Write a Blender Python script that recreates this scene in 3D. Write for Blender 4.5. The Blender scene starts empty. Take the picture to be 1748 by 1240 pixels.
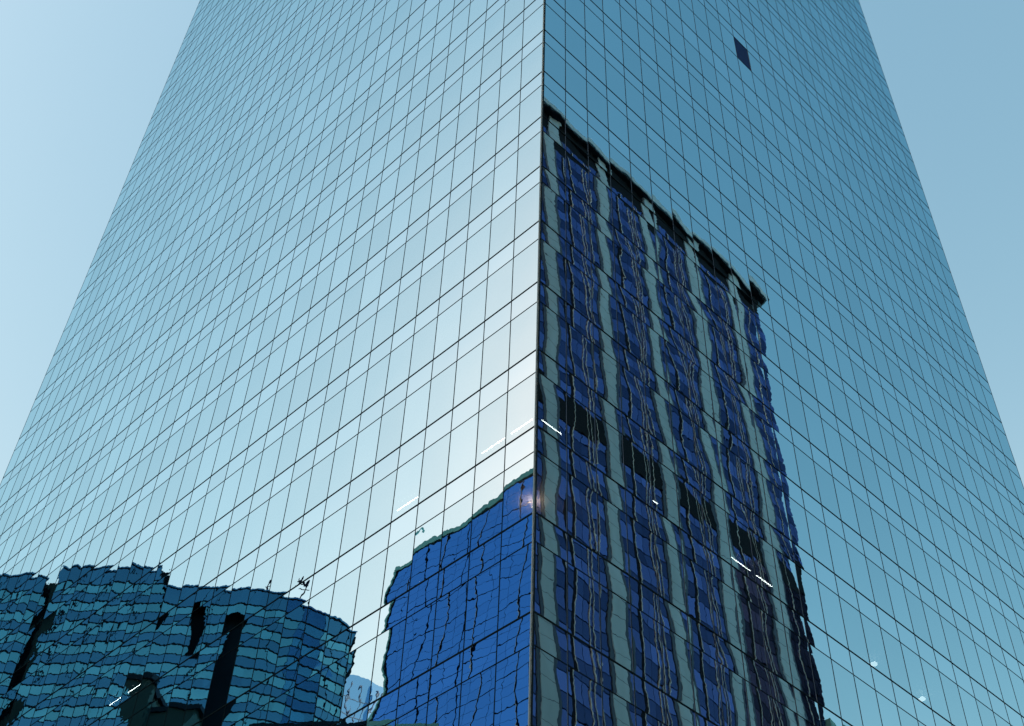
import bpy, math, random
from mathutils import Vector, Matrix

S = bpy.context.scene
COL = S.collection
random.seed(7)
R = math.radians

# ------------------------------------------------------------------ camera
EYE = 1.6
PITCH, ROLL = 0.81461, 0.04014
FPX = 2245.48
cam = bpy.data.cameras.new('camera')
cam.sensor_fit = 'HORIZONTAL'
cam.sensor_width = 36.0
cam.lens = FPX / 1748.0 * 36.0
cam.clip_start = 0.1
cam.clip_end = 12000
co = bpy.data.objects.new('camera', cam)
COL.objects.link(co)
cp, sp, cr, sr = math.cos(PITCH), math.sin(PITCH), math.cos(ROLL), math.sin(ROLL)
fw = Vector((0, cp, sp)); up0 = Vector((0, -sp, cp)); rt0 = Vector((1, 0, 0))
rt = cr * rt0 + sr * up0
up = -sr * rt0 + cr * up0
m = Matrix((rt, up, -fw)).transposed().to_4x4()
m.translation = Vector((0, 0, EYE))
co.matrix_world = m
S.camera = co

# ------------------------------------------------------------------ sky and sun
SKYK = [0.1 ** (1.65 - 1), 0.1 ** (1.13 - 1), 0.1 ** (.92 - 1)]
SUN_AZ, SUN_EL = R(-115), R(40)       # azimuth clockwise from +Y
w = bpy.data.worlds.new('World'); S.world = w; w.use_nodes = True
nt = w.node_tree; bg = nt.nodes['Background']
sky = nt.nodes.new('ShaderNodeTexSky'); sky.sky_type = 'NISHITA'; sky.sun_disc = False
sky.sun_elevation = SUN_EL; sky.sun_rotation = SUN_AZ
sky.air_density = 1.6; sky.dust_density = 0.68; sky.ozone_density = 1.0
sep = nt.nodes.new('ShaderNodeSeparateColor'); cmb = nt.nodes.new('ShaderNodeCombineColor')
nt.links.new(sky.outputs[0], sep.inputs[0])
for i_, (mul_, ex_) in enumerate(((3.75, 1.65), (1.26, 1.13), (.74, .92))):      # colour response of a hazy city sky
    p1 = nt.nodes.new('ShaderNodeMath'); p1.operation = 'POWER'; p2 = nt.nodes.new('ShaderNodeMath'); p2.operation = 'MULTIPLY'
    nt.links.new(sep.outputs[i_], p1.inputs[0]); p1.inputs[1].default_value = ex_
    nt.links.new(p1.outputs[0], p2.inputs[0]); p2.inputs[1].default_value = mul_ * SKYK[i_]
    nt.links.new(p2.outputs[0], cmb.inputs[i_])
nt.links.new(cmb.outputs[0], bg.inputs[0]); bg.inputs[1].default_value = 0.1
sd = Vector((math.sin(SUN_AZ) * math.cos(SUN_EL), math.cos(SUN_AZ) * math.cos(SUN_EL), math.sin(SUN_EL)))
sun = bpy.data.lights.new('sun', 'SUN'); sun.energy = 2.8; sun.angle = R(0.53); sun.color = (1, .95, .87)
so = bpy.data.objects.new('sun', sun); COL.objects.link(so)
so.rotation_euler = sd.to_track_quat('Z', 'Y').to_euler(); so.location = (0, 0, 300)
S.view_settings.view_transform = 'Standard'; S.view_settings.look = 'None'
S.view_settings.exposure = 1.5; S.view_settings.gamma = 1.0
S.cycles.max_bounces = 12; S.cycles.glossy_bounces = 6; S.cycles.transparent_max_bounces = 8
S.cycles.caustics_reflective = False

# ------------------------------------------------------------------ frames of reference
CW = 1.5                                # width of one curtain wall column
FH = 3.83046                            # storey height
ZR0 = 57.8685 + EYE                     # height of line zero at the corner
CX, CY = 0.91357, 32.13596
dL = Vector((-0.68383, 0.72964, 0)); nL = Vector((-0.72964, -0.68383, 0))
dR = Vector((0.72964, 0.68383, 0)); nR = Vector((0.68383, -0.72964, 0))
CO = Vector((CX, CY, 0))
def zr(r): return ZR0 - r * FH
def pL(s, n, z): v = CO + dL * s + nL * n; return Vector((v.x, v.y, z))
def pR(s, n, z): v = CO + dR * s + nR * n; return Vector((v.x, v.y, z))

# ------------------------------------------------------------------ mesh helpers
class MB:
    def __init__(s): s.v = []; s.f = []; s.uv = []; s.rn = []
    def quad(s, a, b, c, d, uv=((0, 0), (1, 0), (1, 1), (0, 1)), rn=None):
        i = len(s.v); s.v += [a, b, c, d]; s.f.append((i, i + 1, i + 2, i + 3)); s.uv.append(uv)
        s.rn.append(rn or (random.random(), random.random()))
    def box(s, P, s0, s1, n0, n1, z0, z1):
        """box in a wall frame P(s, n, z), n1 is the outer side"""
        c = [P(a, b, z) for z in (z0, z1) for b in (n0, n1) for a in (s0, s1)]
        rn = (random.random(), random.random())
        for q in ((2, 3, 7, 6), (1, 0, 4, 5), (0, 2, 6, 4), (3, 1, 5, 7), (6, 7, 5, 4), (0, 1, 3, 2)):
            s.quad(*[c[k] for k in q], rn=rn)
    def beam(s, a, b, r, k=6):
        a = Vector(a); b = Vector(b); d = (b - a).normalized()
        u = d.orthogonal().normalized(); v = d.cross(u)
        ra = [a + (u * math.cos(t) + v * math.sin(t)) * r for t in [2 * math.pi * j / k for j in range(k)]]
        rb = [p + (b - a) for p in ra]
        for j in range(k): s.quad(ra[j], ra[(j + 1) % k], rb[(j + 1) % k], rb[j])
        i = len(s.v); s.v += ra + rb
        for off in (0, k):
            s.f.append(tuple(i + off + j for j in range(k))); s.uv.append(tuple((0, 0) for _ in range(k))); s.rn.append((.5, .5))
    def build(s, name, mat, parent=None, smooth=False):
        me = bpy.data.meshes.new(name); me.from_pydata([tuple(p) for p in s.v], [], s.f)
        u = me.uv_layers.new(name='UVMap'); r = me.uv_layers.new(name='Rand')
        i = 0
        for f, uv, rn in zip(s.f, s.uv, s.rn):
            for k in range(len(f)):
                u.data[i].uv = uv[k]; r.data[i].uv = rn; i += 1
        me.materials.append(mat); me.update()
        if smooth:
            for p in me.polygons: p.use_smooth = True
        o = bpy.data.objects.new(name, me); COL.objects.link(o)
        if parent:
            o.parent = parent
            o.matrix_parent_inverse = Matrix.Translation(-Vector(parent.location))
        return o

def tag(o, label=None, cat=None, group=None, kind=None):
    if label: o['label'] = label
    if cat: o['category'] = cat
    if group: o['group'] = group
    if kind: o['kind'] = kind
    return o
def empty(name, loc, label, cat, group=None):
    o = bpy.data.objects.new(name, None); COL.objects.link(o); o.location = loc
    o.empty_display_size = .5
    return tag(o, label, cat, group)

# ------------------------------------------------------------------ materials
def nm(name):
    m = bpy.data.materials.new(name); m.use_nodes = True
    t = m.node_tree; t.nodes.clear(); return m, t, t.nodes, t.links
def mth(N, L, op, a, b=None, c=None):
    n = N.new('ShaderNodeMath'); n.operation = op
    for i, x in enumerate((a, b, c)):
        if x is None: continue
        if isinstance(x, (int, float)): n.inputs[i].default_value = x
        else: L.new(x, n.inputs[i])
    return n.outputs[0]
def warp(N, L, rand_amp, pillow, soft, soft_scale, fine, fine_scale, roller=0.0):
    """normal of a slightly uneven sheet of glass: every pane has its own tilt, bow and waviness"""
    geo = N.new('ShaderNodeNewGeometry')
    uv = N.new('ShaderNodeUVMap'); uv.uv_map = 'UVMap'
    rn = N.new('ShaderNodeUVMap'); rn.uv_map = 'Rand'
    su = N.new('ShaderNodeSeparateXYZ'); L.new(uv.outputs[0], su.inputs[0])
    sr_ = N.new('ShaderNodeSeparateXYZ'); L.new(rn.outputs[0], sr_.inputs[0])
    off = N.new('ShaderNodeVectorMath'); off.operation = 'MULTIPLY_ADD'
    L.new(rn.outputs[0], off.inputs[0]); off.inputs[1].default_value = (37, 53, 0); L.new(geo.outputs['Position'], off.inputs[2])
    def noise(scale, det=0.0):
        n = N.new('ShaderNodeTexNoise'); n.inputs['Scale'].default_value = scale
        n.inputs['Detail'].default_value = det
        L.new(off.outputs[0], n.inputs['Vector'])
        s_ = N.new('ShaderNodeSeparateXYZ'); L.new(n.outputs['Color'], s_.inputs[0]); return s_
    a = noise(soft_scale); b = noise(fine_scale, 1.0)
    def tilt(r_, u_, n1, n2):
        x = mth(N, L, 'MULTIPLY', mth(N, L, 'SUBTRACT', r_, .5), rand_amp)
        rr = mth(N, L, 'MULTIPLY_ADD', r_, 1.4, .3)
        x = mth(N, L, 'ADD', x, mth(N, L, 'MULTIPLY', mth(N, L, 'MULTIPLY', mth(N, L, 'SUBTRACT', u_, .5), pillow), rr))
        x = mth(N, L, 'ADD', x, mth(N, L, 'MULTIPLY', mth(N, L, 'SUBTRACT', n1, .5), soft))
        return mth(N, L, 'ADD', x, mth(N, L, 'MULTIPLY', mth(N, L, 'SUBTRACT', n2, .5), fine))
    tx = tilt(sr_.outputs[0], su.outputs[0], a.outputs[0], b.outputs[0])
    tz = tilt(sr_.outputs[1], su.outputs[1], a.outputs[1], b.outputs[1])
    if roller:
        sp_ = N.new('ShaderNodeSeparateXYZ'); L.new(off.outputs[0], sp_.inputs[0])
        tz = mth(N, L, 'ADD', tz, mth(N, L, 'MULTIPLY', mth(N, L, 'SINE', mth(N, L, 'MULTIPLY', sp_.outputs[2], 24.0)), roller))
    T = N.new('ShaderNodeVectorMath'); T.operation = 'CROSS_PRODUCT'; T.inputs[0].default_value = (0, 0, 1)
    L.new(geo.outputs['True Normal'], T.inputs[1])
    v1 = N.new('ShaderNodeVectorMath'); v1.operation = 'SCALE'; L.new(T.outputs[0], v1.inputs[0]); L.new(tx, v1.inputs['Scale'])
    cz = N.new('ShaderNodeCombineXYZ'); L.new(tz, cz.inputs[2])
    v2 = N.new('ShaderNodeVectorMath'); v2.operation = 'ADD'; L.new(v1.outputs[0], v2.inputs[0]); L.new(cz.outputs[0], v2.inputs[1])
    v3 = N.new('ShaderNodeVectorMath'); v3.operation = 'ADD'; L.new(v2.outputs[0], v3.inputs[0]); L.new(geo.outputs['True Normal'], v3.inputs[1])
    v4 = N.new('ShaderNodeVectorMath'); v4.operation = 'NORMALIZE'; L.new(v3.outputs[0], v4.inputs[0])
    return v4.outputs[0], sr_.outputs[0]
def vary(N, L, col, fac, amt):
    """slight tone difference from pane to pane"""
    k = mth(N, L, 'MULTIPLY_ADD', fac, amt, 1 - amt / 2)
    v = N.new('ShaderNodeVectorMath'); v.operation = 'SCALE'; v.inputs[0].default_value = col[:3]; L.new(k, v.inputs['Scale'])
    return v.outputs[0]
def mirror_glass(name, tint, see=0.08, see_tint=(.5, .6, .6), rough=0.0, amt=.08, **kw):
    m, t, N, L = nm(name)
    out = N.new('ShaderNodeOutputMaterial')
    nrm, rnd = warp(N, L, **kw)
    g = N.new('ShaderNodeBsdfGlossy'); g.inputs['Roughness'].default_value = rough
    L.new(vary(N, L, tint, rnd, amt), g.inputs['Color']); L.new(nrm, g.inputs['Normal'])
    if see:
        tr = N.new('ShaderNodeBsdfTransparent'); tr.inputs[0].default_value = (*see_tint, 1)
        mx = N.new('ShaderNodeMixShader'); mx.inputs[0].default_value = 1 - see
        L.new(tr.outputs[0], mx.inputs[1]); L.new(g.outputs[0], mx.inputs[2]); L.new(mx.outputs[0], out.inputs[0])
    else:
        L.new(g.outputs[0], out.inputs[0])
    return m
def pbr(name, col, rough=.6, metal=0.0, spec=.5, mott=0.0, mscale=.3, streak=0.0):
    m, t, N, L = nm(name)
    out = N.new('ShaderNodeOutputMaterial'); b = N.new('ShaderNodeBsdfPrincipled')
    if spec <= .1:
        b = N.new('ShaderNodeBsdfDiffuse'); b.inputs[0].default_value = (*col, 1)
        L.new(b.outputs[0], out.inputs[0]); 
        if not (mott or streak): return m
    else:
        b.inputs['Roughness'].default_value = rough; b.inputs['Metallic'].default_value = metal
    if spec > .1: b.inputs['Specular IOR Level'].default_value = spec
    L.new(b.outputs[0], out.inputs[0])
    if mott or streak:
        geo = N.new('ShaderNodeNewGeometry')
        mp = N.new('ShaderNodeVectorMath'); mp.operation = 'MULTIPLY'; mp.inputs[1].default_value = (1, 1, .25 if streak else 1)
        L.new(geo.outputs['Position'], mp.inputs[0])
        n = N.new('ShaderNodeTexNoise'); n.inputs['Scale'].default_value = mscale; n.inputs['Detail'].default_value = 6
        L.new(mp.outputs[0], n.inputs['Vector'])
        k = mth(N, L, 'MULTIPLY_ADD', n.outputs[0], 2 * (mott or streak), 1 - (mott or streak))
        v = N.new('ShaderNodeVectorMath'); v.operation = 'SCALE'; v.inputs[0].default_value = col; L.new(k, v.inputs['Scale'])
        L.new(v.outputs[0], b.inputs[0])
    else: b.inputs['Base Color'].default_value = (*col, 1)
    return m
def tint_glass(name, col, rough=.02, base=(.01, .02, .05), amt=.25, soft=.012):
    """tinted reflective glass of the neighbouring buildings: a dark body under a coloured mirror coat"""
    m, t, N, L = nm(name)
    out = N.new('ShaderNodeOutputMaterial')
    nrm, rnd = warp(N, L, rand_amp=.012, pillow=.004, soft=soft, soft_scale=.5, fine=.002, fine_scale=3)
    g = N.new('ShaderNodeBsdfGlossy'); g.inputs['Roughness'].default_value = rough
    L.new(vary(N, L, col, rnd, amt), g.inputs['Color']); L.new(nrm, g.inputs['Normal'])
    d = N.new('ShaderNodeBsdfDiffuse'); d.inputs[0].default_value = (*base, 1)
    a = N.new('ShaderNodeAddShader'); L.new(g.outputs[0], a.inputs[0]); L.new(d.outputs[0], a.inputs[1]); L.new(a.outputs[0], out.inputs[0])
    return m
def lampmat(name, col, e):
    m, t, N, L = nm(name)
    out = N.new('ShaderNodeOutputMaterial'); em = N.new('ShaderNodeEmission')
    em.inputs[0].default_value = (*col, 1); em.inputs[1].default_value = e; L.new(em.outputs[0], out.inputs[0]); return m

WARP = dict(rand_amp=.0022, pillow=.0045, soft=.0072, soft_scale=.66, fine=.0024, fine_scale=4.0, roller=.00015)
M = {}
M['tower_glass'] = mirror_glass('tower_glass', (.328, .562, .665), see=.05, **WARP)
M['spandrel_glass'] = mirror_glass('spandrel_glass', (.328, .552, .655), see=0, **WARP)
M['joint'] = pbr('joint_gasket', (.006, .018, .028), .8, 0, .05)
M['alu'] = pbr('anodised_aluminium', (.06, .13, .22), .5, .2)
M['steel'] = pbr('corner_steel', (.20, .42, .54), .6, 0, .1)
M['dark_panel'] = pbr('dark_navy_panel', (.016, .06, .19), .8, 0, .05, mott=.12, mscale=2)
M['interior'] = pbr('interior_grey', (.12, .13, .13), .8)
M['ceiling'] = pbr('interior_ceiling', (.3, .3, .29), .8)
M['lamp'] = lampmat('strip_lamp_glow', (1, .97, .93), 16)
M['globe'] = lampmat('globe_lamp_glow', (1, .96, .9), 5)
M['warm'] = lampmat('warm_spot_glow', (1, .62, .4), 40)
M['concrete'] = pbr('pale_concrete', (.35, .66, .84), .85, streak=.22, mscale=.7)
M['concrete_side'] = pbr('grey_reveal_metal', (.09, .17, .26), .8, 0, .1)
M['fin'] = pbr('pale_fin_metal', (.62, .88, .95), .6, 0, .1)
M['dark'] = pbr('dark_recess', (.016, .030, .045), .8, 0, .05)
M['b_glass'] = tint_glass('blue_vision_glass', (.10, .125, .30), amt=.5)
M['b_span'] = tint_glass('dark_blue_spandrel_glass', (.04, .055, .13), amt=.4)
M['a_glass'] = tint_glass('bright_blue_glass', (.11, .27, .66), amt=.06)
M['a_line'] = pbr('dark_blue_frame', (.008, .014, .035), .7, 0, .05)
M['a_pale'] = pbr('pale_blue_frame', (.35, .42, .55), .4, .3)
M['teal'] = pbr('teal_coping', (.20, .56, .60), .8, 0, .1)
M['c_blue'] = tint_glass('deep_blue_band_glass', (.05, .17, .27), amt=.25, soft=.05)
M['c_teal'] = tint_glass('teal_band_glass', (.11, .32, .38), amt=.3, soft=.06)
M['c_line'] = pbr('thin_black_sill', (.006, .020, .036), .8, 0, .05)
M['dgreen'] = pbr('dark_green_cladding', (.015, .048, .060), .8, 0, .05, mott=.3, mscale=.2)
M['brown'] = pbr('brown_stone', (.055, .045, .035), .8, mott=.35, mscale=.12)
M['brown_win'] = pbr('black_window', (.006, .007, .01), .5, 0, .1)
M['pale_tower'] = tint_glass('pale_blue_glass', (.42, .60, .80), amt=.2)
M['asphalt'] = pbr('asphalt', (.05, .05, .052), .9, mott=.25, mscale=1.5)
M['paving'] = pbr('paving_stone', (.24, .235, .225), .85, mott=.2, mscale=.8)
M['ground'] = pbr('city_ground', (.11, .11, .1), .9, mott=.3, mscale=.02)
M['paint'] = pbr('white_road_paint', (.7, .7, .68), .7, mott=.1, mscale=3)

# ------------------------------------------------------------------ the glass tower
NL_, NR_ = 36, 29
TOP = -26
BOT = 15
thick = []                               # (row, list of the thin lines below it)
rows = []
k = 17
while k > 0:
    rows.append((-8.17 - k, [-8.17 - k + .31])); k -= 1
rows += [(-8.17, [-7.86]), (-7.19, [-6.87]), (-6.15, [-5.81, -5.085]), (-4.345, [-3.78]), (-3.07, [-2.74])]
rows += [(float(i), [i + .305]) for i in range(-2, BOT)]
rows.append((float(BOT), []))
GZ = 0.15
tower = empty('glass_tower', (CX, CY, 0), 'tall mirror glass tower with sharp front corner and grid of dark joints, filling the view', 'skyscraper')

# camera space test, used only to pick which panes show largest and become parts of their own
def proj(p):
    d = p - Vector((0, 0, EYE)); z = d.dot(fw)
    return (874 + FPX * d.dot(rt) / z, 620 - FPX * d.dot(up) / z) if z > 1 else None
def seen_area(ps):
    q = [proj(p) for p in ps]
    if any(x is None for x in q): return 0
    cx_ = sum(x[0] for x in q) / len(q); cy_ = sum(x[1] for x in q) / len(q)
    a = 0
    for i in range(len(q)):
        x1, y1 = q[i]; x2, y2 = q[(i + 1) % len(q)]; a += x1 * y2 - x2 * y1
    a = abs(a) / 2
    return a if -60 < cx_ < 1808 and -60 < cy_ < 1300 else 0

vis, span = [], []
for P, n, face in ((pL, NL_, 'L'), (pR, NR_, 'R')):
    for i, (rt_, thin) in enumerate(rows[:-1]):
        edges = [rt_] + thin + [rows[i + 1][0]]
        for j in range(len(edges) - 1):
            za, zb = zr(edges[j + 1]), zr(edges[j])
            kind = 'span' if j == 0 else 'vis'
            if za < GZ: za = GZ
            for c in range(n):
                if face == 'R' and c == 12 and abs(edges[j] + 5.81) < .01: 
                    dark_cell = (c * CW, (c + 1) * CW, za, zb); continue
                s0, s1 = c * CW, (c + 1) * CW
                if c == 0: s0 = .06
                q = [P(s0, 0, za), P(s1, 0, za), P(s1, 0, zb), P(s0, 0, zb)]
                uv = ((0, 0), (1, 0), (1, 1), (0, 1))
                if face == 'L': q = [q[1], q[0], q[3], q[2]]; uv = ((1, 0), (0, 0), (0, 1), (1, 1))
                (vis if kind == 'vis' else span).append((seen_area(q), q, uv))
for lst, name, mat in ((vis, 'window', M['tower_glass']), (span, 'spandrel_panel', M['spandrel_glass'])):
    lst.sort(key=lambda x: -x[0])
    for a, q, uv in lst[:99]:
        b = MB(); b.quad(*q, uv=uv); b.build(name, mat, tower)
    b = MB()
    for a, q, uv in lst[99:]: b.quad(*q, uv=uv)
    tag(b.build(name, mat, tower), kind='stuff')

# vertical joints: a black gasket with a sliver of bare aluminium beside it
ztop, zbot = zr(rows[0][0]), GZ
for P, n, face in ((pL, NL_, 'L'), (pR, NR_, 'R')):
    for c in range(1, n + 1):
        b = MB(); e = c * CW
        b.box(P, e - .015, e + .015, -.05, .010, zbot, ztop)
        o = b.build('mullion', M['joint'], tower)
        b = MB()
        b.box(P, e - .027, e - .016, -.04, .006, zbot, ztop)
        b.build('metal_edge', M['alu'], o) if face == 'R' else None
def ring(row, hw, proud, name):
    z = zr(row)
    b = MB()
    b.box(pL, .05, NL_ * CW, -.05, proud, z - hw, z + hw)
    b.box(pR, .05, NR_ * CW, -.05, proud, z - hw, z + hw)
    b.build(name, M['joint'], tower)
for rt_, thin in rows:
    if zr(rt_) > .4: ring(rt_, .030, .014, 'floor_joint')
    for t_ in thin: ring(t_, .014, .012, 'transom')
# corner post
b = MB()
b.box(pL, -.015, .085, -.05, .02, zbot, ztop + .3)
b.build('corner_post', M['steel'], tower)
b = MB()
b.box(pR, -.02, .06, -.05, .016, zbot, ztop + .3)
b.build('corner_gasket', M['joint'], tower)
# closed panel without glass
s0, s1, za, zb = dark_cell
b = MB(); b.box(pR, s0 + .03, s1 - .03, -.22, -.02, za + .02, zb - .02)
tag(b.build('blank_panel', M['dark_panel'], tower), label='single dark navy panel where a mirror pane is missing')
# inside: slabs with ceilings, a core wall, back and roof
b = MB()
for rt_, thin in rows:
    z = zr(thin[-1] if thin and len(thin) == 1 else rt_)
    if z < 3: continue
    q = [pL(NL_ * CW, -.3, z), pL(.4, -.3, z), pR(NR_ * CW, -.3, z)]
    far = pL(NL_ * CW, -NR_ * CW, z)
    b.quad(q[1], q[0], far, q[2]); zz = z + .8
    b.quad(pL(.4, -.3, z), pL(NL_ * CW, -.3, z), pL(NL_ * CW, -.3, zz), pL(.4, -.3, zz))
    b.quad(pR(.4, -.3, z), pR(NR_ * CW, -.3, z), pR(NR_ * CW, -.3, zz), pR(.4, -.3, zz))
b.build('ceiling_slab', M['ceiling'], tower)
b = MB()
b.box(lambda s_, n_, z_: pL(s_, n_, z_), 7, NL_ * CW - 7, -NR_ * CW + 7, -7, 0, ztop)
b.build('core_wall', M['interior'], tower)
b = MB()
A0 = pL(NL_ * CW, 0, 0); B0 = pR(NR_ * CW, 0, 0); F0 = pL(NL_ * CW, -NR_ * CW, 0)
up_ = Vector((0, 0, ztop))
b.quad(A0, F0, F0 + up_, A0 + up_); b.quad(F0, B0, B0 + up_, F0 + up_)
b.build('rear_wall', M['spandrel_glass'], tower)
b = MB(); b.quad(CO + up_ * .9995, A0 + up_ * .9995, F0 + up_ * .9995, B0 + up_ * .9995); b.build('roof', M['interior'], tower)
b = MB(); b.box(pL, 0, NL_ * CW, -.3, -.25, 0, GZ); b.box(pR, 0, NR_ * CW, -.3, -.25, 0, GZ); b.build('plinth', M['joint'], tower)

# ceiling lamps of the lit storey, seen through the glass
ZC = zr(6.32)
LAMPS = [('L', 3.23, 4.48, 'second glowing ceiling strip lamp from the tower corner behind left glass'),
         ('L', 1.80, 2.90, 'glowing ceiling strip lamp nearest the tower corner behind left glass'),
         ('L', 8.07, 9.28, 'single faint glowing strip lamp above the left end of the blue reflection'),
         ('L', 28.86, 29.88, 'lower left strip lamp glowing in the teal banded reflection'),
         ('L', 27.22, 28.33, 'upper strip lamp of the pair in the teal banded reflection'),
         ('R', 1.81, 2.88, 'glowing ceiling strip lamp just right of the tower corner'),
         ('R', 8.02, 8.30, 'very short glowing strip lamp in the striped dark reflection'),
         ('R', 12.82, 14.08, 'upper one of two strip lamps at right of the dark reflection'),
         ('R', 14.38, 15.52, 'lower one of two strip lamps at right of the dark reflection')]
for face, s0, s1, lab in LAMPS:
    P = pL if face == 'L' else pR
    e = empty('strip_lamp', P((s0 + s1) / 2, -1.57, ZC), lab, 'ceiling lamp', 'lit ceiling lamps inside the tower')
    b = MB(); b.box(P, s0, s1, -1.588, -1.552, ZC - .03, ZC - .008); b.build('tube', M['lamp'], e)
    b = MB(); b.box(P, s0 - .03, s1 + .03, -1.61, -1.53, ZC - .0075, ZC - .002); b.build('housing', M['interior'], e)
def lathe(c, prof, mat, name, parent, k=20):
    b = MB()
    for (r0, z0), (r1, z1) in zip(prof, prof[1:]):
        for j in range(k):
            a0, a1 = 2 * math.pi * j / k, 2 * math.pi * (j + 1) / k
            f = lambda r_, a, z: Vector((c.x + r_ * math.cos(a), c.y + r_ * math.sin(a), c.z + z))
            b.quad(f(r0, a0, z0), f(r0, a1, z0), f(r1, a1, z1), f(r1, a0, z1))
    return b.build(name, mat, parent, True)
for s_, lab in ((22.74, 'round white lamp behind right glass, left one of two'), (26.51, 'round white lamp behind right glass, lower right of the two')):
    c = pR(s_, -1.57, ZC)
    e = empty('globe_lamp', c, lab, 'ceiling lamp', 'lit ceiling lamps inside the tower')
    c2 = c + Vector((0, 0, -.22))
    lathe(c2, [(0.001, -.10), (.08, -.09), (.14, -.05), (.155, 0), (.12, .05), (.05, .085), (0.001, .09)], M['globe'], 'globe', e)
    lathe(c2, [(.02, .11), (.02, .22), (0.001, .221)], M['interior'], 'stem', e, 8)
c = pL(1.9, -1.75, zr(7.305) - .30)
e = empty('warm_spot_lamp', c, 'small warm glow of a spot lamp at the corner just above the blue reflection', 'ceiling lamp')
lathe(c, [(0.001, -.03), (.03, -.03), (.045, 0), (0.001, .002)], M['warm'], 'bulb', e)
lathe(c, [(.05, -.04), (.06, -.03), (.03, -.06), (0.001, -.07)], M['interior'], 'shade', e)
pl_ = bpy.data.lights.new('bulb_light', 'POINT'); pl_.energy = 70; pl_.color = (1, .6, .4); pl_.shadow_soft_size = .05
po = bpy.data.objects.new('bulb_light', pl_); COL.objects.link(po); po.location = (0, 0, .1); po.parent = e

# ------------------------------------------------------------------ helper for buildings: keep the 100 largest repeats as parts
def capped(items, name, mat, parent, cap=99):
    """items: list of (size in view, function filling a mesh builder)"""
    items.sort(key=lambda x: -x[0])
    for a, fn in items[:cap]:
        b = MB(); fn(b); b.build(name, mat, parent)
    if len(items) > cap:
        b = MB()
        for a, fn in items[cap:]: fn(b)
        tag(b.build(name, mat, parent), kind='stuff')

# ------------------------------------------------------------------ striped office block across the right hand street
SB = 36.0
def pB(s_, n_, z_): return pR(s_, SB - n_, z_)      # n_ grows towards the tower
ZB = 132.0 + EYE
bl = empty('office_block', pR(40, SB + 12, 0), 'dark blue office block with pale concrete piers and overhanging rim, mirrored at right', 'office building')
b = MB(); b.box(pB, 3.6, 75.5, -26, -.45, 0, ZB - 1.21); b.build('body', M['dark'], bl)
PW, PP, FB = 1.75, 8.2, 3.9
for i in range(9):
    s0 = 36.8 + (i - 4) * PP
    b = MB(); b.box(pB, s0, s0 + PW, -.44, -.12, 0, ZB - 1.51)
    p = b.build('pier', M['concrete'], bl)
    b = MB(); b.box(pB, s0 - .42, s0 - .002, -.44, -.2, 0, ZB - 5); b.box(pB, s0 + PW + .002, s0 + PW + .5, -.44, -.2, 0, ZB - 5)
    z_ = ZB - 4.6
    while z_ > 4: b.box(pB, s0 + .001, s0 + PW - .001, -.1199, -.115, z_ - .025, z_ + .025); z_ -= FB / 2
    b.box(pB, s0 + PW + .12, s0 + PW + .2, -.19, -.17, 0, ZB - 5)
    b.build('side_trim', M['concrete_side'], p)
FB = 3.9
gl, sp_, fins, drk = [], [], [], []
z = ZB - 4.6
lv = []
while z > 4: lv.append(z); z -= FB
ZDK = (83.7 + EYE, 86.7 + EYE)
for i in range(9):
    a = 36.8 + (i - 4) * PP + PW + .5
    bnd = a + PP - PW - .92
    if i == 8: bnd = 75.45
    nb = 4
    for z in lv:
        def near(s_): return -abs(z - 95) - abs(s_ - 55)
        pw = (bnd - a) / nb
        def fg(b, a=a, z=z, pw=pw, n=nb):
            for j in range(n):
                x0, x1 = a + j * pw + .03, a + (j + 1) * pw - .03
                b.quad(pB(x1, -.3, z - 2.12), pB(x0, -.3, z - 2.12), pB(x0, -.3, z - .06), pB(x1, -.3, z - .06))
        def fs(b, a=a, z=z, pw=pw, n=nb):
            for j in range(n):
                x0, x1 = a + j * pw + .02, a + (j + 1) * pw - .02
                b.quad(pB(x1, -.3, z - FB + .06), pB(x0, -.3, z - FB + .06), pB(x0, -.3, z - 2.24), pB(x1, -.3, z - 2.24))
        if z == lv[0]:
            drk.append((near(a), lambda b, a=a, z=z, w_=bnd: b.box(pB, a, w_, -.29, -.22, ZDK[0] - .3, ZDK[1] + .2)))
        gl.append((near(a), fg))
        sp_.append((near(a), fs))
    for off, wd in ((1.55, .07), (3.75, .06), (4.35, .05)):
        if a + off < bnd:
            fins.append((0, lambda b, a=a, off=off, wd=wd: b.box(pB, a + off, a + off + wd, -.3, -.2, 6, ZB - 5)))
    # flat dark strip on the left of the first fin
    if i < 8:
        b = MB(); b.box(pB, a + 1.2, a + 1.549, -.3, -.26, 6, ZB - 5); b.build('dark_strip', M['dark'], bl)
capped(gl, 'window', M['b_glass'], bl)
capped(sp_, 'spandrel_panel', M['b_span'], bl)
capped(drk, 'louvre_opening', M['dark'], bl)
capped(fins, 'fin', M['fin'], bl)
b = MB(); b.box(pB, 2.6, 77.0, -27, .6, ZB - 1.2, ZB); b.build('roof_rim', M['concrete'], bl)
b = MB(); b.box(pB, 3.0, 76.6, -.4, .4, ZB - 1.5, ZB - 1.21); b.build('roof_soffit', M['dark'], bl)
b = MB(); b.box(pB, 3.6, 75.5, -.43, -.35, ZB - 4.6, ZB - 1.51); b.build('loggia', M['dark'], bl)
# low annexe beside it
an = empty('annexe', pR(80, SB + 10, 0), 'low pale green annexe at the foot of the striped office block', 'building')
b = MB(); b.box(pB, 75.6, 84, -20, .5, 0, 69 + EYE); b.build('body', M['teal'], an)
b = MB()
for k in range(1, 16):
    b.box(pB, 75.6, 84, .501, .56, 69 - k * 4.2, 69 - k * 4.2 + 1.6)
b.build('window', M['a_line'], an)

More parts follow.
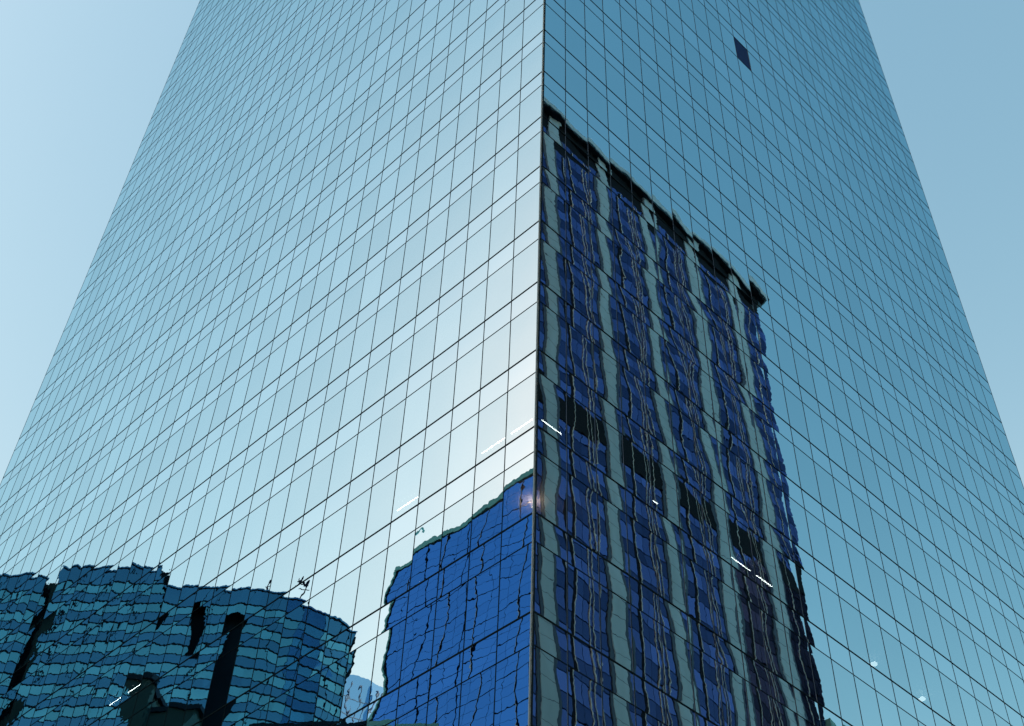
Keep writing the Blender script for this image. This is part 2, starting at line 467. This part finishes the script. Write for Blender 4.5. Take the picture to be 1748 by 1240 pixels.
# brown tower that the office block mirrors in its windows
br = empty('brown_tower', pR(164, -5, 0), 'dark brown stone tower further along the right hand street, seen only in dark reflections', 'building')
b = MB(); b.box(pR, 128, 200, -9, -1, 0, 142); b.build('wall', M['brown'], br)
its = []
for k in range(34):
    for j in range(16):
        its.append((-(k + j), lambda b, k=k, j=j: b.box(pR, 129 + j * 4.4, 131.6 + j * 4.4, -.999, -.9, 8 + k * 4.1, 10.3 + k * 4.1)))
capped(its, 'window', M['brown_win'], br)

# ------------------------------------------------------------------ bright blue block across the left hand street
az = math.atan2(-69.3 + 86.0, 34.8 - 51.1)
eA0 = Vector((-69.3, 34.8, 0)); eA1 = Vector((-86.0, 51.1, 0)); dA = (eA1 - eA0).normalized(); nA = Vector((dA.y, -dA.x, 0))
LA = (eA1 - eA0).length
if nA.dot(Vector((0.9, 32, 0)) - eA0) < 0: nA = -nA
def pA(s_, n_, z_): v = eA0 + dA * s_ + nA * n_; return Vector((v.x, v.y, z_))
ZA = 93 + EYE
bb = empty('blue_block', pA(0, -12, 0), 'bright blue glass block with teal roof edge, mirrored beside the tower corner', 'office building')
b = MB(); b.box(pA, -26, LA, -24, -.3, 0, ZA - .76); b.build('body', M['a_line'], bb)
its = []; nx = 3.05
cells = []
j = 0
s_ = LA - .35
while s_ > -24:
    z = ZA - .95; 
    while z > 4:
        s0 = s_ - nx; z0 = z - 3.9
        def f(b, s0=s0, s1=s_, z0=z0, z1=z):
            for u in range(2):
                for v in range(3):
                    x0 = s0 + (s1 - s0) * u / 2; x1 = s0 + (s1 - s0) * (u + 1) / 2; y0 = z0 + (z1 - z0) * v / 3; y1 = z0 + (z1 - z0) * (v + 1) / 3
                    g_ = .018
                    b.quad(pA(x0 + g_, 0, y0 + g_), pA(x1 - g_, 0, y0 + g_), pA(x1 - g_, 0, y1 - g_), pA(x0 + g_, 0, y1 - g_))
        its.append((-abs(s_ - 12) - abs(z - 80), f)); z = z0
    s_ -= nx
capped(its, 'window', M['a_glass'], bb)
b = MB(); zz = ZA - .95
while zz > 4: b.box(pA, -26, LA, -.05, .04, zz - .02, zz + .02); zz -= 3.9
b.build('floor_line', M['a_line'], bb)
its = []; s_ = LA - .35; k = 0
while s_ > -24:
    def f(b, s_=s_): b.box(pA, s_ - .022, s_ + .022, -.05, .05, 0, ZA - .95)
    its.append((s_, f)); s_ -= nx
capped(its, 'mullion', M['a_line'], bb)
s_ = LA - .35 - nx; its = []
while s_ > -24:
    its.append((s_, lambda b, s_=s_: b.box(pA, s_ + .024, s_ + .06, -.05, .05, 0, ZA - .95))); s_ -= nx * 2
capped(its, 'pale_strip', M['a_pale'], bb)
b = MB(); b.box(pA, -26.2, LA + .15, -24, .08, ZA - .75, ZA); b.build('coping', M['teal'], bb)
b = MB(); b.box(pA, LA - .12, LA + .1, -24, .06, 0, ZA - .86); b.build('corner_strip', M['teal'], bb)
# mast with an arm on its roof
ms = empty('roof_mast', pA(LA - 1.6, -1, ZA), 'thin teal mast with a bent arm on the roof of the bright blue block', 'mast')
m0 = pA(LA - 1.6, -1, ZA)
b = MB(); b.beam(m0, m0 + Vector((0, 0, 3.4)), .10); b.build('pole', M['teal'], ms)
b = MB(); b.beam(m0 + Vector((0, 0, 3.3)), m0 - dA * 2.2 + Vector((0, 0, 3.7)), .08); b.beam(m0 - dA * 2.2 + Vector((0, 0, 3.7)), m0 - dA * 2.2 + Vector((0, 0, 3.1)), .06); b.build('arm', M['teal'], ms)
b = MB()
for t_ in (.5, 1.3, 2.1): b.beam(m0 + Vector((0, 0, t_)) - dA * .3, m0 + Vector((0, 0, t_)) + dA * .3, .05)
b.build('rung', M['teal'], ms)

# ------------------------------------------------------------------ teal banded buildings further left
def banded(name, label, poly, zt, slots=(), depth=34):
    """glass bands follow a polyline of wall points (ends first to last, facing east)"""
    e = empty(name, (sum(p[0] for p in poly) / len(poly) - 10, sum(p[1] for p in poly) / len(poly), 0), label, 'office building')
    pts = [Vector((x, y, 0)) for x, y in poly]
    H = 4.0
    def seg(b, z0, z1, n_, i0=0, cuts=True):
        for a, c in zip(pts, pts[1:]):
            d = (c - a); ln = d.length; d.normalize(); nn = Vector((-d.y, d.x, 0))
            if nn.x < 0: nn = -nn
            k = max(1, round(ln / 1.6))
            for j in range(k):
                p0 = a + d * ln * j / k + nn * n_; p1 = a + d * ln * (j + 1) / k + nn * n_
                mid = (p0.y + p1.y) / 2
                if cuts and any(y0 < mid < y1 and zl < (z0 + z1) / 2 < zh for y0, y1, zl, zh in slots): continue
                b.quad(Vector((p0.x, p0.y, z0)), Vector((p1.x, p1.y, z0)), Vector((p1.x, p1.y, z1)), Vector((p0.x, p0.y, z1)))
    # body: extruded outline
    b = MB(); back = [p + Vector((-depth, 9, 0)) for p in pts]; B0_ = Vector((-depth, 9, 0))
    for a, c in zip(pts, pts[1:]):
        b.quad(*[Vector((v.x - 2.2, v.y, z)) for v, z in ((a, 0), (c, 0), (c, zt), (a, zt))])
        ab, cb = a + B0_, c + B0_
        b.quad(Vector((a.x, a.y, zt)), Vector((c.x, c.y, zt)), Vector((cb.x, cb.y, zt)), Vector((ab.x, ab.y, zt)))
    for v in (pts[0], pts[-1]):
        b.quad(v, v + B0_, Vector((v.x - depth, v.y + 9, zt)), Vector((v.x, v.y, zt)))
    b.quad(back[0], back[-1], Vector((back[-1].x, back[-1].y, zt)), Vector((back[0].x, back[0].y, zt)))
    b.build('body', M['c_line'], e)
    wi, si, li = [], [], []
    z = zt - .2; first = True
    while z > 4:
        hb = 3.4 if first else 2.0
        si.append((z, lambda b, z=z, hb=hb: seg(b, z - hb + .12, z, 0)))
        z -= hb
        li.append((z, lambda b, z=z: seg(b, z - .05, z + .13, .09)))
        wi.append((z, lambda b, z=z: seg(b, z - 1.95, z, -.05)))
        li.append((z, lambda b, z=z: seg(b, z - 2.06, z - 1.94, .09)))
        z -= 2.0; first = False
    capped(wi, 'window_band', M['c_teal'], e); capped(si, 'spandrel_band', M['c_blue'], e); capped(li, 'sill_line', M['c_line'], e, 60)
    mu = []
    for a, c in zip(pts, pts[1:]):
        d = (c - a); ln = d.length; d.normalize(); nn = Vector((-d.y, d.x, 0)); nn = nn if nn.x > 0 else -nn
        for j in range(int(ln / 1.6)):
            y_ = (a + d * (j * 1.6 + .8)).y
            if any(q0 - .8 < y_ < q1 + .8 for q0, q1, _, _ in slots): continue
            wd = .07 if j % 2 else .035
            mu.append((j, lambda b, j=j, a=a, d=d, nn=nn, wd=wd: b.box(lambda s_, n_, z_: Vector(((a + d * s_ + nn * n_).x, (a + d * s_ + nn * n_).y, z_)), j * 1.6, j * 1.6 + wd, -.06, .05, 0, zt - .3)))
    capped(mu, 'mullion', M['c_line'], e)
    b = MB()
    for a, c in zip(pts, pts[1:]):
        d = (c - a); ln = d.length; d.normalize(); nn = Vector((-d.y, d.x, 0)); nn = nn if nn.x > 0 else -nn
        q = [a, c, c + nn * .25, a + nn * .25]
        b.quad(*[Vector((v.x, v.y, zt)) for v in q]); b.quad(*[Vector((v.x, v.y, z)) for v, z in ((q[3], zt - .3), (q[2], zt - .3), (q[2], zt), (q[3], zt))])
    b.build('coping', M['c_blue'], e)
    return e
XB = -145.2
sc = 1.0
banded('banded_block', 'teal and blue banded block at far left, beyond the dark slot', [(XB, 168), (XB, 122.4), (XB - 1.2, 120.9)], 137.2 + EYE, depth=30)
banded('banded_block', 'wide teal and blue banded glass block between two dark vertical slots at lower left', [(XB, 118.3), (XB, 100.3)], 138.8 + EYE, depth=30)
xe = -144.4
banded('banded_block', 'lower banded glass block whose rounded right end curves away',
       [(xe, 100.0), (xe, 84.5), (xe - 1.2, 81.6), (xe - 3.6, 77.6), (xe - 7.6, 73.2), (xe - 13, 68.9)], 134.0 + EYE,
       slots=((98.1, 100.1, 125.5, 134), (92.0, 94.0, 123, 133.5), (84.6, 86.9, 0, 130)), depth=26)
sl = empty('slot_wall', (XB - 4, 122, 0), 'dark recessed wall between the two banded glass blocks at the far left', 'wall')
b = MB(); b.box(lambda s_, n_, z_: Vector((n_, s_, z_)), 118.4, 120.8, XB - 12, XB - 2.5, 0, 137 + EYE); b.build('wall_panel', M['dgreen'], sl)
for y_ in (84.6, 77.4):
    p0 = Vector((-150, y_, 134 + EYE))
    e = empty('aerial', p0, 'thin aerial on the roof of the rounded banded block, %s one' % ('left' if y_ > 80 else 'right'), 'aerial', 'roof aerials')
    b = MB(); b.beam(p0, p0 + Vector((0, 0, 6)), .12, 5); b.build('pole', M['a_line'], e)
    b = MB(); b.beam(p0 + Vector((0, -.5, 3.6)), p0 + Vector((0, .5, 3.6)), .08, 4); b.beam(p0 + Vector((0, -.35, 4.6)), p0 + Vector((0, .35, 4.6)), .08, 4); b.build('crossbar', M['a_line'], e)

# far pale pair of towers between the banded block and the blue block
for (x0, y0, x1, y1, zt, lab) in ((-193.6, 75.6, -197.0, 72.7, 150, 'narrow pale blue tower in the gap beside the rounded banded block'), (-196.4, 71.7, -199.2, 70.0, 149.5, 'narrower pale tower in the gap, next to the bright blue block')):
    a_ = Vector((x0, y0, 0)); c_ = Vector((x1, y1, 0)); d_ = (c_ - a_).normalized(); n_ = Vector((-d_.y, d_.x, 0)); n_ = n_ if n_.x > 0 else -n_
    PT = lambda s_, nn, z_, a_=a_, d_=d_, n_=n_: Vector(((a_ + d_ * s_ + n_ * nn).x, (a_ + d_ * s_ + n_ * nn).y, z_))
    e = empty('pale_tower', a_, lab, 'tower'); ln = (c_ - a_).length
    b = MB(); b.box(PT, 0, ln, -14, 0, 0, zt + EYE); b.build('wall', M['pale_tower'], e)
    b = MB()
    for k in range(30): b.box(PT, 0, ln, .001, .05, zt - 4 - k * 4.2, zt - 3.8 - k * 4.2)
    for k in range(1, 3): b.box(PT, ln * k / 3 - .06, ln * k / 3 + .06, .051, .1, 10, zt)
    b.build('frame', M['a_pale'], e)

# low dark green roofs in front of the banded buildings
def flat(name, label, x0, x1, y0, y1, zt, mat='dgreen', cap='c_line'):
    e = empty(name, ((x0 + x1) / 2, (y0 + y1) / 2, 0), label, 'building')
    P = lambda s_, nn, z_: Vector((nn, s_, z_))
    b = MB(); b.box(P, y0, y1, x0, x1, 0, zt); b.build('wall', M[mat], e)
    b = MB(); b.box(P, y0 - .3, y1 + .3, x0 - .3, x1 + .3, zt + .001, zt + .7); b.build('parapet', M[cap], e)
    b = MB(); k = zt - 5
    while k > zt - 40:
        yy = y0 + .8
        while yy < y1 - 1.5:
            b.box(P, yy, yy + 1.3, x1 + .001, x1 + .06, k, k + 2.0); yy += 2.4
        k -= 4
    b.build('window', M['c_blue'], e)
    return e
flat('dark_green_block', 'low dark green block with a raised corner in front of the wide banded block', -120, -104.5, 76.5, 82.4, 87.2)
flat('dark_green_tower', 'dark green stub tower standing highest among the low green roofs', -112, -103.6, 82.45, 84.6, 90.5)
flat('dark_green_hall', 'long low dark green hall in front of the rounded banded block', -124, -112.5, 56.8, 71.5, 89.6)
flat('dark_roof_house', 'dark green roof mirrored low, at the foot of the bright blue block', -92, -77.2, 44.2, 49.6, 68.0, cap='teal')

# tower added out of view to the west, to keep the striped block in shade
tb = empty('added_shade_tower', (-130, -42, 0), 'very tall blue glass tower added out of view west of the crossing to shade the striped block', 'skyscraper')
PX = lambda s_, n_, z_: Vector((n_, s_, z_))
b = MB(); b.box(PX, -84, 0, -150, -110, 0, 320); b.build('wall', M['pale_tower'], tb)
b = MB()
for k in range(64): b.box(PX, -82, -2, -109.99, -109.9, 6 + k * 4.1, 8.4 + k * 4.1)
tag(b.build('window_band', M['a_line'], tb), kind='stuff')

# ------------------------------------------------------------------ ground, roads and pavements of the crossing
def sheet(name, pts, z, mat, kind='structure'):
    b = MB(); b.quad(*[Vector((x, y, z)) for x, y in pts]); return tag(b.build(name, M[mat]), kind=kind)
sheet('ground', [(-5000, -5000), (5000, -5000), (5000, 5000), (-5000, 5000)], -.02, 'ground')
def strip(name, P, s0, s1, n0, n1, z, mat, h=0):
    b = MB()
    if h: b.box(P, s0, s1, n0, n1, z, z + h)
    else: b.quad(P(s0, n0, z), P(s1, n0, z), P(s1, n1, z), P(s0, n1, z))
    return tag(b.build(name, M[mat]), kind='structure')
strip('road', pR, -400, 400, 6, 30, -.012, 'asphalt')
strip('road', pL, -400, 400, 6, 40, -.008, 'asphalt')
strip('pavement', pR, 6, 400, .35, 6, -.01, 'paving', .14)
strip('pavement', pL, 6, 400, .35, 6, -.01, 'paving', .14)
strip('pavement', pR, 6, 400, 30, 35.6, -.01, 'paving', .14)
b = MB()
for k in range(60):
    b.quad(pR(8 + k * 6, 17.9, -.003), pR(11 + k * 6, 17.9, -.003), pR(11 + k * 6, 18.1, -.003), pR(8 + k * 6, 18.1, -.003))
    b.quad(pL(8 + k * 6, 22.9, -.003), pL(11 + k * 6, 22.9, -.003), pL(11 + k * 6, 23.1, -.003), pL(8 + k * 6, 23.1, -.003))
tag(b.build('road_marking', M['paint']), kind='structure')
